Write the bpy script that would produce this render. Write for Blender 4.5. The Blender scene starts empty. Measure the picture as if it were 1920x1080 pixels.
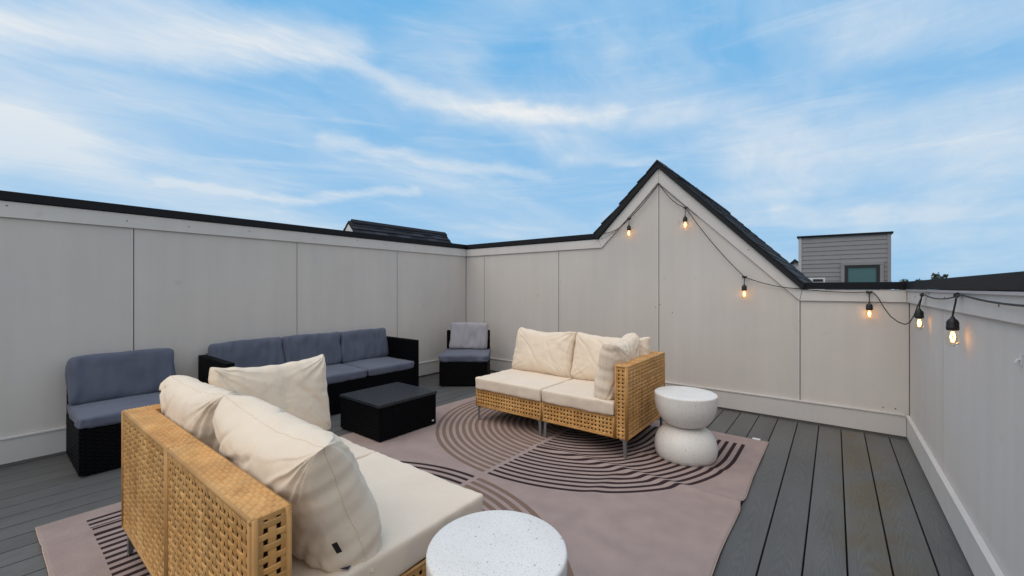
import bpy, bmesh, math, random
from mathutils import Vector, Matrix, noise
R = math.radians
random.seed(7)
S = bpy.context.scene
COL = S.collection

# ------------------------------------------------------------------ camera
cam_d = bpy.data.cameras.new("camera"); cam = bpy.data.objects.new("camera", cam_d); COL.objects.link(cam)
cam.location = (0, 0, 1.15); cam.rotation_euler = (R(90), 0, R(37.92))
cam_d.sensor_width = 36; cam_d.lens = 14.55; cam_d.clip_start = .02; cam_d.clip_end = 3000
S.camera = cam
# ------------------------------------------------------------------ exposure
S.view_settings.view_transform = 'Standard'; S.view_settings.look = 'None'
S.view_settings.exposure = 0.16; S.view_settings.gamma = 1
S.view_settings.use_curve_mapping = False
# ------------------------------------------------------------------ sun
SUN_EL, SUN_AZ = 62.0, -150.0        # azimuth measured from +Y towards +X
sd = bpy.data.lights.new("sun", 'SUN'); sun = bpy.data.objects.new("sun", sd); COL.objects.link(sun)
sd.energy = 1.5; sd.angle = R(70); sd.color = (1.0, .86, .72)
sv = Vector((math.sin(R(SUN_AZ))*math.cos(R(SUN_EL)), math.cos(R(SUN_AZ))*math.cos(R(SUN_EL)), math.sin(R(SUN_EL))))
sun.rotation_euler = sv.to_track_quat('Z', 'Y').to_euler()

# ------------------------------------------------------------------ node helpers
class NT:
    def __init__(s, nt): s.nt = nt; s.n = nt.nodes; s.l = nt.links
    def put(s, sock, v):
        if v is None: return
        if isinstance(v, bpy.types.NodeSocket): s.l.new(v, sock)
        else:
            if hasattr(sock.default_value, '__len__') and not hasattr(v, '__len__'): v = [v]*len(sock.default_value)
            if hasattr(sock.default_value, '__len__') and len(sock.default_value) == 4 and len(v) == 3: v = (*v, 1)
            sock.default_value = v
    def math(s, op, a, b=None, c=None, clamp=False):
        n = s.n.new('ShaderNodeMath'); n.operation = op; n.use_clamp = clamp
        s.put(n.inputs[0], a); s.put(n.inputs[1], b); s.put(n.inputs[2], c); return n.outputs[0]
    def vm(s, op, a, b=None, sc=None):
        n = s.n.new('ShaderNodeVectorMath'); n.operation = op
        s.put(n.inputs[0], a); s.put(n.inputs[1], b)
        if sc is not None: s.put(n.inputs['Scale'], sc)
        return n.outputs['Value'] if op in ('DOT_PRODUCT', 'LENGTH', 'DISTANCE') else n.outputs[0]
    def noise(s, vec, scale, detail=3, rough=.5, dist=0):
        n = s.n.new('ShaderNodeTexNoise'); s.put(n.inputs['Vector'], vec); n.inputs['Scale'].default_value = scale
        n.inputs['Detail'].default_value = detail; n.inputs['Roughness'].default_value = rough
        n.inputs['Distortion'].default_value = dist; return n.outputs['Fac']
    def mapr(s, v, a, b, c=0, d=1, smooth=False):
        n = s.n.new('ShaderNodeMapRange'); n.interpolation_type = 'SMOOTHSTEP' if smooth else 'LINEAR'
        s.put(n.inputs[0], v)
        for i, q in enumerate((a, b, c, d)): n.inputs[i+1].default_value = q
        return n.outputs[0]
    def mix(s, f, a, b, mode='MIX'):
        n = s.n.new('ShaderNodeMix'); n.data_type = 'RGBA'; n.blend_type = mode
        s.put(n.inputs[0], f); s.put(n.inputs[6], a); s.put(n.inputs[7], b); return n.outputs[2]
    def comb(s, x, y, z):
        n = s.n.new('ShaderNodeCombineXYZ')
        for i, q in enumerate((x, y, z)): s.put(n.inputs[i], q)
        return n.outputs[0]
    def sep(s, v):
        n = s.n.new('ShaderNodeSeparateXYZ'); s.put(n.inputs[0], v); return n.outputs
    def coord(s, k='Object'): return s.n.new('ShaderNodeTexCoord').outputs[k]
    def mapping(s, v, sc=(1, 1, 1), rot=(0, 0, 0), loc=(0, 0, 0)):
        n = s.n.new('ShaderNodeMapping'); s.put(n.inputs[0], v)
        n.inputs['Scale'].default_value = sc; n.inputs['Rotation'].default_value = rot; n.inputs['Location'].default_value = loc
        return n.outputs[0]
    def bump(s, h, strength=.3, dist=.01, normal=None):
        n = s.n.new('ShaderNodeBump'); n.inputs['Strength'].default_value = strength
        n.inputs['Distance'].default_value = dist; s.put(n.inputs['Height'], h)
        if normal is not None: s.put(n.inputs['Normal'], normal)
        return n.outputs[0]

# ------------------------------------------------------------------ sky
world = bpy.data.worlds.new("World"); S.world = world; world.use_nodes = True
W = NT(world.node_tree); W.n.clear()
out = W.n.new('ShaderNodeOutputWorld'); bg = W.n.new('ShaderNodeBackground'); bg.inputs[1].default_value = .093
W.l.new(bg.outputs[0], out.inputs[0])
sky = W.n.new('ShaderNodeTexSky'); sky.sky_type = 'NISHITA'; sky.sun_disc = False
sky.sun_elevation = R(SUN_EL); sky.sun_rotation = R(SUN_AZ); sky.air_density = 1.0; sky.dust_density = .6; sky.ozone_density = 1.6
D = W.vm('NORMALIZE', W.coord('Generated'))
dx, dy, dz = W.sep(D)
DEG = 57.29578
az = W.math('MULTIPLY', W.math('ARCTAN2', dx, dy), DEG)
el = W.math('MULTIPLY', W.math('ARCSINE', dz), DEG)
# wispy cirrus in the plane of the cloud deck
inv = W.math('DIVIDE', 1.0, W.math('ADD', W.math('MAXIMUM', dz, 0.0), .12))
P = W.comb(W.math('MULTIPLY', dx, inv), W.math('MULTIPLY', dy, inv), 0)
warp = W.n.new('ShaderNodeTexNoise'); W.put(warp.inputs['Vector'], P); warp.inputs['Scale'].default_value = 1.3; warp.inputs['Detail'].default_value = 4
P2 = W.vm('ADD', P, W.vm('SCALE', W.vm('SUBTRACT', warp.outputs['Color'], (.5, .5, .5)), None, .5))
streak = W.noise(W.mapping(P2, (3.0, .7, 1), (0, 0, R(62))), 1.0, 8, .62)
broad = W.noise(W.mapping(P2, (1.0, .55, 1), (0, 0, R(50)), (3.1, 1.7, 0)), .9, 5, .55)
fine = W.noise(W.mapping(P2, (9.0, 1.6, 1), (0, 0, R(66))), 1.6, 7, .65)
veil = W.math('MULTIPLY', W.mapr(broad, .36, .66, 0, 1, True), W.mapr(streak, .30, .70, .25, 1))
wisp = W.noise(W.mapping(W.comb(az, el, 0), (.05, .42, 1), (0, 0, R(-4.5))), 1.0, 9, .62, .6)
veil = W.math('ADD', W.math('MULTIPLY', veil, .46), W.math('MULTIPLY', W.mapr(wisp, .46, .76, 0, .26, True), W.mapr(el, 0, 34, 1, .45)))
A0 = W.comb(az, el, 0)
AW = W.n.new('ShaderNodeTexNoise'); W.put(AW.inputs['Vector'], W.mapping(A0, (.05, .12, 1))); AW.inputs['Scale'].default_value = 1.0; AW.inputs['Detail'].default_value = 6; AW.inputs['Roughness'].default_value = .6
AP = W.vm('ADD', A0, W.vm('MULTIPLY', W.vm('SUBTRACT', AW.outputs['Color'], (.5, .5, .5)), (16, 7, 0)))
STREAKS = [(-96, 21.5, -66, 26.2, 3.2, .85), (-82, 27.5, -62, 28.5, 3.6, .8), (-62, 26.3, -24, 22.0, 2.0, .62), (-60, 24.5, -30, 22.8, 4.5, .25),
           (-80, 11.2, -50, 12.0, .9, .62), (-62, 19.2, -34, 15.2, 1.3, .45), (-96, 13.5, -88, 13.0, 4.5, .75), (-86, 14, -72, 9, 6, .25),
           (-8, 15.6, 10, 16.4, 4.2, .5), (-2, 12.5, 8, 13.0, 3.0, .3), (3, 25.5, 16, 23.5, 4.5, .5), (-44, 27, -30, 18.5, 5.0, .35),
           (-18, 21.5, -9, 20.5, 2.6, .35), (-6, 8.0, 12, 6.6, 1.1, .4), (-50, 30, -38, 35, 5, .25), (-30, 17.5, -20, 17, 1.4, .2), (14, 12, 30, 16, 5, .4), (-120, 20, -100, 24, 6, .6)]
acc = None
for x0, y0, x1, y1, w, st in STREAKS:
    ba = (x1-x0, y1-y0, 0); L2 = ba[0]**2+ba[1]**2
    pa = W.vm('SUBTRACT', AP, (x0, y0, 0))
    h = W.math('DIVIDE', W.vm('DOT_PRODUCT', pa, ba), L2, None, True)
    n_ = W.n.new('ShaderNodeVectorMath'); n_.operation = 'SCALE'; n_.inputs[0].default_value = ba; W.put(n_.inputs['Scale'], h)
    dd = W.vm('SUBTRACT', pa, n_.outputs[0])
    m = W.mapr(W.vm('LENGTH', W.vm('MULTIPLY', dd, (.55, 1, 0))), 0, w, st, 0, True)
    acc = m if acc is None else W.math('ADD', acc, m)
acc = W.math('MULTIPLY', acc, W.mapr(fine, .25, .75, .62, 1.0))
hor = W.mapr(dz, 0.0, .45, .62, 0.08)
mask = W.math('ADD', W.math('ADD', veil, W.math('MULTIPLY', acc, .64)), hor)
# extra veil overhead and away from the clear north-west sky, added for neutral ambient light
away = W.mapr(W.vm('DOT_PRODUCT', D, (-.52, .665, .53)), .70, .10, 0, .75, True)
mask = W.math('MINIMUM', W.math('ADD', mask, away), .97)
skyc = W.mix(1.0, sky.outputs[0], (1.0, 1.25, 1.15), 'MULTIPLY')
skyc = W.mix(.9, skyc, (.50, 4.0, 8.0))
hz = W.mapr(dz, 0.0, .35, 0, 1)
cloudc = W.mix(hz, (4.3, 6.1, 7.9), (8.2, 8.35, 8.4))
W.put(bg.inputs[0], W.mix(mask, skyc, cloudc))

# ------------------------------------------------------------------ object helpers
def link(o, parent=None):
    COL.objects.link(o)
    if parent is not None: o.parent = parent
    return o
def tag(o, label=None, cat=None, group=None, kind=None):
    if label: o['label'] = label
    if cat: o['category'] = cat
    if group: o['group'] = group
    if kind: o['kind'] = kind
    return o
def empty(name, loc=(0, 0, 0), rz=0):
    o = bpy.data.objects.new(name, None); o.empty_display_size = .1
    o.location = loc; o.rotation_euler = (0, 0, rz); return link(o)
class MB:
    def __init__(s): s.v = []; s.f = []; s.tone = []
    def box(s, x0, x1, y0, y1, z0, z1):
        b = len(s.v)
        s.v += [(x, y, z) for z in (z0, z1) for y in (y0, y1) for x in (x0, x1)]
        s.f += [(b+i for i in q) for q in ((0, 2, 3, 1), (4, 5, 7, 6), (0, 1, 5, 4), (2, 6, 7, 3), (0, 4, 6, 2), (1, 3, 7, 5))]
        s.f[-6:] = [tuple(q) for q in s.f[-6:]]; return s
    def prism(s, pts, fn, d0, d1):
        """pts: 2D outline; fn(p,q,d)->xyz; extruded d0..d1"""
        b = len(s.v); n = len(pts)
        s.v += [fn(p, q, d0) for p, q in pts] + [fn(p, q, d1) for p, q in pts]
        s.f += [tuple(range(b, b+n)), tuple(range(b+2*n-1, b+n-1, -1))]
        s.f += [(b+i, b+n+i, b+n+(i+1) % n, b+(i+1) % n) for i in range(n)]; return s
    def tube(s, pts, r, n=8, caps=True):
        b = len(s.v); pts = [Vector(p) for p in pts]; up = None
        for i, p in enumerate(pts):
            t = (pts[min(i+1, len(pts)-1)]-pts[max(i-1, 0)]).normalized()
            if up is None:
                up = Vector((0, 0, 1)) if abs(t.z) < .9 else Vector((1, 0, 0))
            x = t.cross(up).normalized(); y = x.cross(t).normalized(); up = y
            rr = r[i] if hasattr(r, '__len__') else r
            s.v += [tuple(p+x*rr*math.cos(k*2*math.pi/n)+y*rr*math.sin(k*2*math.pi/n)) for k in range(n)]
        for i in range(len(pts)-1):
            for k in range(n):
                s.f.append((b+i*n+k, b+i*n+(k+1) % n, b+(i+1)*n+(k+1) % n, b+(i+1)*n+k))
        if caps:
            s.f.append(tuple(b+k for k in range(n-1, -1, -1))); e = b+(len(pts)-1)*n; s.f.append(tuple(e+k for k in range(n)))
        return s
    def lathe(s, prof, n=64, c=(0, 0, 0)):
        b = len(s.v); rings = []
        for r, z in prof:
            if r < 1e-5: rings.append([len(s.v)]); s.v.append((c[0], c[1], c[2]+z))
            else:
                rings.append(list(range(len(s.v), len(s.v)+n)))
                s.v += [(c[0]+r*math.cos(2*math.pi*k/n), c[1]+r*math.sin(2*math.pi*k/n), c[2]+z) for k in range(n)]
        for a, d in zip(rings, rings[1:]):
            for k in range(n):
                k2 = (k+1) % n
                if len(a) == 1 and len(d) == 1: continue
                if len(a) == 1: s.f.append((a[0], d[k2], d[k]))
                elif len(d) == 1: s.f.append((a[k], a[k2], d[0]))
                else: s.f.append((a[k], a[k2], d[k2], d[k]))
        return s
    def mesh(s, name, mat, smooth=False, bevel=0):
        me = bpy.data.meshes.new(name); me.from_pydata(s.v, [], s.f); me.materials.append(mat)
        if s.tone:
            at = me.attributes.new('tone', 'FLOAT', 'POINT'); vals = [.5]*len(s.v)
            for i0, i1, tv in s.tone: vals[i0:i1] = [tv]*(i1-i0)
            at.data.foreach_set('value', vals)
        bm = bmesh.new(); bm.from_mesh(me)
        bmesh.ops.recalc_face_normals(bm, faces=bm.faces)
        if bevel:
            bmesh.ops.bevel(bm, geom=list(bm.edges), offset=bevel, segments=2, affect='EDGES', profile=.6, clamp_overlap=True)
        bm.to_mesh(me); bm.free()
        if smooth: me.polygons.foreach_set('use_smooth', [True]*len(me.polygons))
        me.update(); return me
    def build(s, name, mat, parent=None, smooth=False, bevel=0):
        return link(bpy.data.objects.new(name, s.mesh(name, mat, smooth, bevel)), parent)
def copy_tree(o, parent=None):
    c = o.copy(); link(c, parent)
    for ch in list(o.children): copy_tree(ch, c)
    return c

# ------------------------------------------------------------------ materials
def mat(name, color, rough=.7, spec=.5, metal=0, fn=None):
    m = bpy.data.materials.new(name); m.use_nodes = True; N = NT(m.node_tree)
    b = m.node_tree.nodes['Principled BSDF']
    b.inputs['Roughness'].default_value = rough; b.inputs['Specular IOR Level'].default_value = spec
    b.inputs['Metallic'].default_value = metal; b.inputs['Base Color'].default_value = (*color, 1)
    if fn: fn(N, b)
    return m
def mottled(color, amt=.12, scale=3, rough=.7, spec=.4, bump=0, bscale=200, obj_var=0, stretch=(1, 1, 1), metal=0):
    def fn(N, b):
        o = N.coord()
        f = N.noise(N.mapping(o, stretch), scale, 5, .6)
        k = N.mapr(f, .25, .75, 1-amt, 1+amt)
        if obj_var:
            r = N.n.new('ShaderNodeObjectInfo').outputs['Random']
            k = N.math('MULTIPLY', k, N.mapr(r, 0, 1, 1-obj_var, 1+obj_var))
        N.put(b.inputs['Base Color'], N.vm('SCALE', (*color,), None, k))
        if bump: N.put(b.inputs['Normal'], N.bump(N.noise(o, bscale, 3), bump, .002))
    return fn
def M(name, color, **k):
    rough = k.get('rough', .7); spec = k.get('spec', .4); metal = k.get('metal', 0)
    return mat(name, color, rough, spec, metal, mottled(color, **k))

def wall_fn(color):
    def fn(N, b):
        o = N.coord()
        big = N.mapr(N.noise(o, .9, 4, .6), .3, .7, .95, 1.05)
        run = N.mapr(N.noise(N.mapping(o, (9, 9, .5)), 1.0, 4, .6), .25, .75, .965, 1.035)
        spk = N.mapr(N.noise(o, 7, 2), .70, .78, 1, .90)
        z = N.sep(o)[2]
        dirt = N.mapr(N.math('ADD', z, N.math('MULTIPLY', N.noise(o, 3, 4), .22)), .22, .42, .93, 1, True)
        k = N.math('MULTIPLY', N.math('MULTIPLY', big, run), N.math('MULTIPLY', dirt, spk))
        r = N.n.new('ShaderNodeObjectInfo').outputs['Random']
        k = N.math('MULTIPLY', k, N.mapr(r, 0, 1, .975, 1.025))
        base = N.mix(N.mapr(N.noise(o, 1.4, 3), .35, .65), color, (color[0]*.97, color[1]*.985, color[2]*1.01))
        N.put(b.inputs['Base Color'], N.vm('SCALE', base, None, k))
        hb_ = N.math('ADD', N.math('MULTIPLY', N.noise(o, 130, 4, .7), .6), N.math('MULTIPLY', N.noise(o, 1.6, 2), 4))
        N.put(b.inputs['Normal'], N.bump(hb_, .25, .002))
    return fn
WALLC = (.605, .565, .53)
m_wall = mat('painted_panel', WALLC, .75, .3, 0, wall_fn(WALLC))
m_trim = mat('painted_trim', (.55, .55, .55), .6, .35, 0, wall_fn((.64, .61, .585)))
m_core = M('joint_sealant', (.30, .28, .26), amt=.1)
m_cope = M('black_coping_metal', (.007, .0075, .011), amt=.3, rough=.6, spec=.22, scale=2)
m_drip = M('drip_edge_metal', (.45, .45, .47), amt=.1, rough=.4)
m_screw = M('screw_steel', (.09, .085, .08), rough=.5)

def deck_fn(N, b):
    o = N.coord(); x, y, z = N.sep(o)
    r = N.n.new('ShaderNodeObjectInfo').outputs['Random']
    off = N.math('MULTIPLY', r, 37.0)
    # cathedral grain: long parabolas embossed along the board
    lane = N.math('MULTIPLY', N.math('SUBTRACT', N.noise(N.comb(0, N.math('MULTIPLY', y, .7), off), 1.0, 1), .5), .05)
    xx = N.math('ADD', x, lane)
    par = N.math('ADD', N.math('MULTIPLY', N.math('MULTIPLY', xx, xx), 260.0),
                 N.math('ADD', N.math('MULTIPLY', y, 1.35), N.math('MULTIPLY', N.noise(N.comb(N.math('MULTIPLY', x, 12), N.math('MULTIPLY', y, .9), off), 1.0, 3), 1.9)))
    ring = N.math('SINE', N.math('MULTIPLY', par, 42.0))
    streak = N.noise(N.comb(N.math('MULTIPLY', x, 260), N.math('MULTIPLY', y, 6), off), 1.0, 3)
    col = N.mapr(N.noise(N.comb(N.math('MULTIPLY', x, 4), N.math('MULTIPLY', y, 1.2), off), 1.0, 4), .3, .7, .86, 1.14)
    col = N.math('MULTIPLY', col, N.mapr(ring, -1, 1, .91, 1.06))
    col = N.math('MULTIPLY', col, N.mapr(streak, .3, .7, .90, 1.10))
    col = N.math('MULTIPLY', col, N.mapr(r, 0, 1, .93, 1.07))
    # brownish mildew patches lie where the rain water stands near the side wall
    g = N.n.new('ShaderNodeNewGeometry').outputs['Position']; gx, gy, gz = N.sep(g)
    dirt = N.math('MULTIPLY', N.mapr(N.math('ABSOLUTE', N.math('SUBTRACT', gx, .16)), .04, .26, 1, 0, True),
                  N.mapr(N.noise(g, 2.6, 4, .6), .38, .62, 0, 1, True))
    dirt = N.math('MULTIPLY', dirt, .75)
    base = N.mix(dirt, (.108, .108, .107), (.112, .092, .056))
    N.put(b.inputs['Base Color'], N.vm('SCALE', base, None, col))
    N.put(b.inputs['Roughness'], N.mapr(streak, .3, .7, .5, .68))
    N.put(b.inputs['Normal'], N.bump(N.math('ADD', N.math('MULTIPLY', ring, .5), streak), .35, .0012))
m_deck = mat('composite_deck_board', (.13, .13, .135), .6, .4, 0, deck_fn)
m_void = M('deck_underlay', (.012, .012, .012), rough=.9)

def rattan_fn(N, b):
    o = N.coord()
    r1 = N.mapr(N.noise(o, 15, 3, .6), .3, .7, .88, 1.12)
    r2 = N.mapr(N.noise(o, 3, 3), .3, .7, .92, 1.08)
    base = N.mix(N.mapr(N.noise(o, 9, 2), .35, .65), (.52, .265, .080), (.61, .345, .125))
    fib = N.noise(N.mapping(o, (1, 1, 1)), 420, 3, .6)
    at = N.n.new('ShaderNodeAttribute'); at.attribute_name = 'tone'; r2 = N.math('MULTIPLY', r2, N.mapr(at.outputs['Fac'], 0, 1, .80, 1.18))
    N.put(b.inputs['Base Color'], N.vm('SCALE', base, None, N.math('MULTIPLY', N.math('MULTIPLY', r1, r2), N.mapr(fib, .3, .7, .88, 1.1))))
    N.put(b.inputs['Normal'], N.bump(fib, .25, .0006))
m_rattan = mat('honey_rattan', (.6, .37, .14), .5, .45, 0, rattan_fn)
m_shade_infill = M('rattan_shade_infill', (.05, .022, .010), amt=.3, rough=.8)  # dark brown standing in for the shade inside the hollow weave
def black_wicker_fn(N, b):
    o = N.coord()
    N.put(b.inputs['Base Color'], N.vm('SCALE', (.0022, .0023, .0034), None, N.mapr(N.noise(o, 40, 3), .3, .7, .6, 1.5)))
m_black = mat('black_wicker', (.01, .011, .016), .5, .10, 0, black_wicker_fn)
def black_top_fn(N, b):
    o = N.coord()
    N.put(b.inputs['Base Color'], N.vm('SCALE', (.018, .023, .031), None, N.mapr(N.noise(o, 18, 3), .3, .7, .7, 1.3)))
m_blacktop = mat('dark_table_slats', (.03, .04, .05), .34, .55, 0, black_top_fn)
m_leg = M('brushed_leg_metal', (.30, .31, .33), amt=.12, rough=.35, metal=.7, scale=20)

def fabric_fn(c1, c2, weave=900, wr=.35, wscale=7, crease=.004):
    def fn(N, b):
        o = N.coord()
        f = N.noise(o, 4, 4, .6)
        thread = N.noise(N.mapping(o, (1, 1, 3)), weave*.45, 2)
        base = N.mix(N.mapr(f, .3, .7), c1, c2)
        N.put(b.inputs['Base Color'], N.vm('SCALE', base, None, N.mapr(thread, .3, .7, .93, 1.06)))
        n1 = N.bump(N.noise(o, wscale, 4, .62, .8), wr, crease*2.5)
        n2 = N.bump(N.noise(o, wscale*4, 4, .6, .4), wr*.5, crease*.6, n1)
        N.put(b.inputs['Normal'], N.bump(thread, .25, .0006, n2))
        b.inputs['Sheen Weight'].default_value = .15
    return fn
m_cream = mat('cream_cotton', (.8, .7, .58), .9, .15, 0, fabric_fn((.72, .60, .475), (.79, .675, .545), wr=.35, wscale=9, crease=.003))
m_creamseat = mat('cream_seat_cotton', (.8, .7, .58), .9, .15, 0, fabric_fn((.71, .60, .49), (.76, .655, .54), wr=.25, wscale=5, crease=.003))
m_slate = mat('slate_fabric', (.15, .17, .24), .85, .2, 0, fabric_fn((.094, .105, .150), (.118, .130, .176), wr=.35, wscale=6, crease=.004))
m_pale = mat('pale_grey_fabric', (.3, .31, .36), .85, .2, 0, fabric_fn((.32, .31, .345), (.36, .35, .385), wr=.4, wscale=7, crease=.004))
m_tag = M('black_care_label', (.01, .01, .012), rough=.7)
m_tag2 = M('purple_care_label', (.03, .02, .07), rough=.7)

def terrazzo_fn(N, b):
    o = N.coord()
    v = N.n.new('ShaderNodeTexVoronoi'); v.inputs['Scale'].default_value = 95; N.put(v.inputs['Vector'], o)
    v2 = N.n.new('ShaderNodeTexVoronoi'); v2.inputs['Scale'].default_value = 48; N.put(v2.inputs['Vector'], N.mapping(o, loc=(3, 1, 2)))
    r1 = N.sep(v.outputs['Color'])[0]; r2 = N.sep(v2.outputs['Color'])[1]
    s1 = N.math('MULTIPLY', N.mapr(v.outputs['Distance'], .12, .30, 1, 0), N.mapr(r1, .4, .45, 0, 1))
    s2 = N.math('MULTIPLY', N.mapr(v2.outputs['Distance'], .08, .17, 1, 0), N.mapr(r2, .74, .76, 0, 1))
    base = N.mix(N.mapr(N.noise(o, 6, 4), .3, .7), (.72, .70, .675), (.78, .76, .735))
    base = N.mix(N.math('MULTIPLY', s1, .55), base, (.42, .43, .45))
    base = N.mix(N.math('MULTIPLY', s2, .75), base, (.12, .13, .15))
    sp = N.mapr(N.noise(o, 240, 2, .5), .56, .66, 1, .80)
    N.put(b.inputs['Base Color'], N.vm('SCALE', base, None, sp))
    N.put(b.inputs['Normal'], N.bump(N.noise(o, 60, 4), .15, .002))
m_terr = mat('speckled_white_stone', (.78, .78, .78), .55, .4, 0, terrazzo_fn)

def rug_fn(N, b):
    uvn = N.n.new('ShaderNodeUVMap').outputs[0]; u, v, _ = N.sep(uvn)     # metres in the untouched cloth
    px = N.math('ADD', u, 1.70); py = N.math('SUBTRACT', v, 1.875)
    sg = N.math('SIGN', py)
    X = N.math('MULTIPLY', px, sg); Y = N.math('ABSOLUTE', py)
    dyy = N.math('MINIMUM', N.math('SUBTRACT', Y, 1.225), 0.0)
    r = N.math('SQRT', N.math('ADD', N.math('MULTIPLY', X, X), N.math('MULTIPLY', dyy, dyy)))
    k = N.math('DIVIDE', N.math('SUBTRACT', 1.19, r), .0525)
    fr = N.math('FRACT', k)
    dark = N.math('GREATER_THAN', X, 0.0)
    wd = N.math('ADD', N.math('MULTIPLY', dark, -.08), .54)
    on = N.math('LESS_THAN', fr, wd)
    for c_ in (N.math('LESS_THAN', r, 1.19), N.math('GREATER_THAN', r, .08), N.math('LESS_THAN', Y, 1.555), N.math('GREATER_THAN', N.math('ABSOLUTE', X), .016), N.math('GREATER_THAN', Y, .012)):
        on = N.math('MULTIPLY', on, c_)
    g = N.coord()
    big = N.mapr(N.noise(g, 1.4, 5, .6), .3, .7, .95, 1.05)
    pile = N.noise(uvn, 260, 3, .7)
    base = N.mix(N.mapr(N.noise(g, 9, 4), .35, .65), (.312, .240, .222), (.350, .270, .248))
    tau = N.mix(on, base, (.195, .130, .100)); drk = N.mix(on, base, (.036, .022, .024))
    c = N.mix(dark, tau, drk)
    N.put(b.inputs['Base Color'], N.vm('SCALE', c, None, N.math('MULTIPLY', big, N.mapr(pile, .3, .7, .74, 1.24))))
    rib = N.math('SINE', N.math('MULTIPLY', v, 1400.0))
    N.put(b.inputs['Normal'], N.bump(N.math('ADD', pile, N.math('MULTIPLY', rib, .15)), .5, .0015))
m_rug = mat('printed_rug', (.4, .32, .3), .95, .1, 0, rug_fn)
m_binding = M('rug_binding', (.44, .34, .28), rough=.9)

m_shingle = M('asphalt_shingle', (.030, .033, .042), amt=.4, scale=60, rough=.9, spec=.2, obj_var=.45)
m_roofblk = M('black_roof_edge', (.010, .011, .014), amt=.3, rough=.8)
m_siding = M('grey_lap_siding', (.24, .235, .255), amt=.06, rough=.7, obj_var=.04)
m_cornerb = M('pale_corner_board', (.42, .43, .46), amt=.05)
m_frame = M('dark_window_frame', (.02, .02, .022), rough=.5)
m_wcasing = M('window_casing_paint', (.24, .235, .25), amt=.05)
m_whitepaint = M('white_gable_paint', (.62, .62, .64), amt=.05)
m_cord = M('black_rubber_cord', (.008, .008, .009), rough=.55)
m_socket = M('black_socket_plastic', (.007, .007, .008), rough=.45)
m_ground = M('distant_ground', (.07, .085, .05), amt=.4, scale=.05, rough=.95)
m_leaf = M('tree_leaves', (.035, .042, .028), amt=.5, scale=2, rough=.8)
m_bark = M('tree_bark', (.06, .045, .035), amt=.3, rough=.9)

def pane_mat():
    def fn(N, b):
        o = N.coord(); z = N.sep(o)[2]
        blind = N.math('FRACT', N.math('MULTIPLY', z, 14.0))
        N.put(b.inputs['Base Color'], N.vm('SCALE', (.055, .135, .135), None, N.mapr(blind, 0, 1, .8, 1.1)))
    return mat('teal_glazing', (.06, .13, .13), .12, .6, 0, fn)
m_pane = pane_mat()
m_glass = bpy.data.materials.new('bulb_glass'); m_glass.use_nodes = True
_g = NT(m_glass.node_tree); _b = m_glass.node_tree.nodes['Principled BSDF']
_b.inputs['Base Color'].default_value = (1, .93, .82, 1); _b.inputs['Transmission Weight'].default_value = 1
_b.inputs['Roughness'].default_value = .03; _b.inputs['IOR'].default_value = 1.12
m_fil = bpy.data.materials.new('glowing_filament'); m_fil.use_nodes = True
_b = m_fil.node_tree.nodes['Principled BSDF']; _b.inputs['Base Color'].default_value = (1, .6, .2, 1)
_b.inputs['Emission Color'].default_value = (1, .50, .13, 1); _b.inputs['Emission Strength'].default_value = 9

# ------------------------------------------------------------------ setting: ground, building, deck
AL, AR, BB = -4.219, .458, 4.331
YB = -1.35                                   # the terrace runs on behind the camera
tag(MB().box(-1500, 1500, -1500, 1500, -9.2, -9.0).build('ground', m_ground), kind='structure')
bld = empty('apartment_building', (-1.88, 1.5, -9))
tag(bld, 'grey building whose flat roof carries the deck terrace', 'building')
MB().box(AL-.2+1.88, AR+.25+1.88, YB-.2-1.5, BB+.2-1.5, 0, 8.88).build('lower_storeys', m_wall, bld)
deck = MB().box(AL, AR, YB, BB, -.12, -.030).build('deck', m_void); tag(deck, kind='structure')
x = AR; first = .127; i = 0; pitch = .1445
xs = [AR-.004, AR-first]
while xs[-1] > AL: xs.append(xs[-1]-pitch)
for a, b_ in zip(xs, xs[1:]):
    b2 = max(b_, AL+.002); w = a-b2-.0065
    if w < .02: continue
    o = MB().box(-w/2, w/2, YB-1.5, BB-1.5-.006, -.025, 0).build('plank', m_deck, deck, bevel=.0025)
    o.location = (b2+.0065+w/2-.00325, 1.5, 0)

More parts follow.
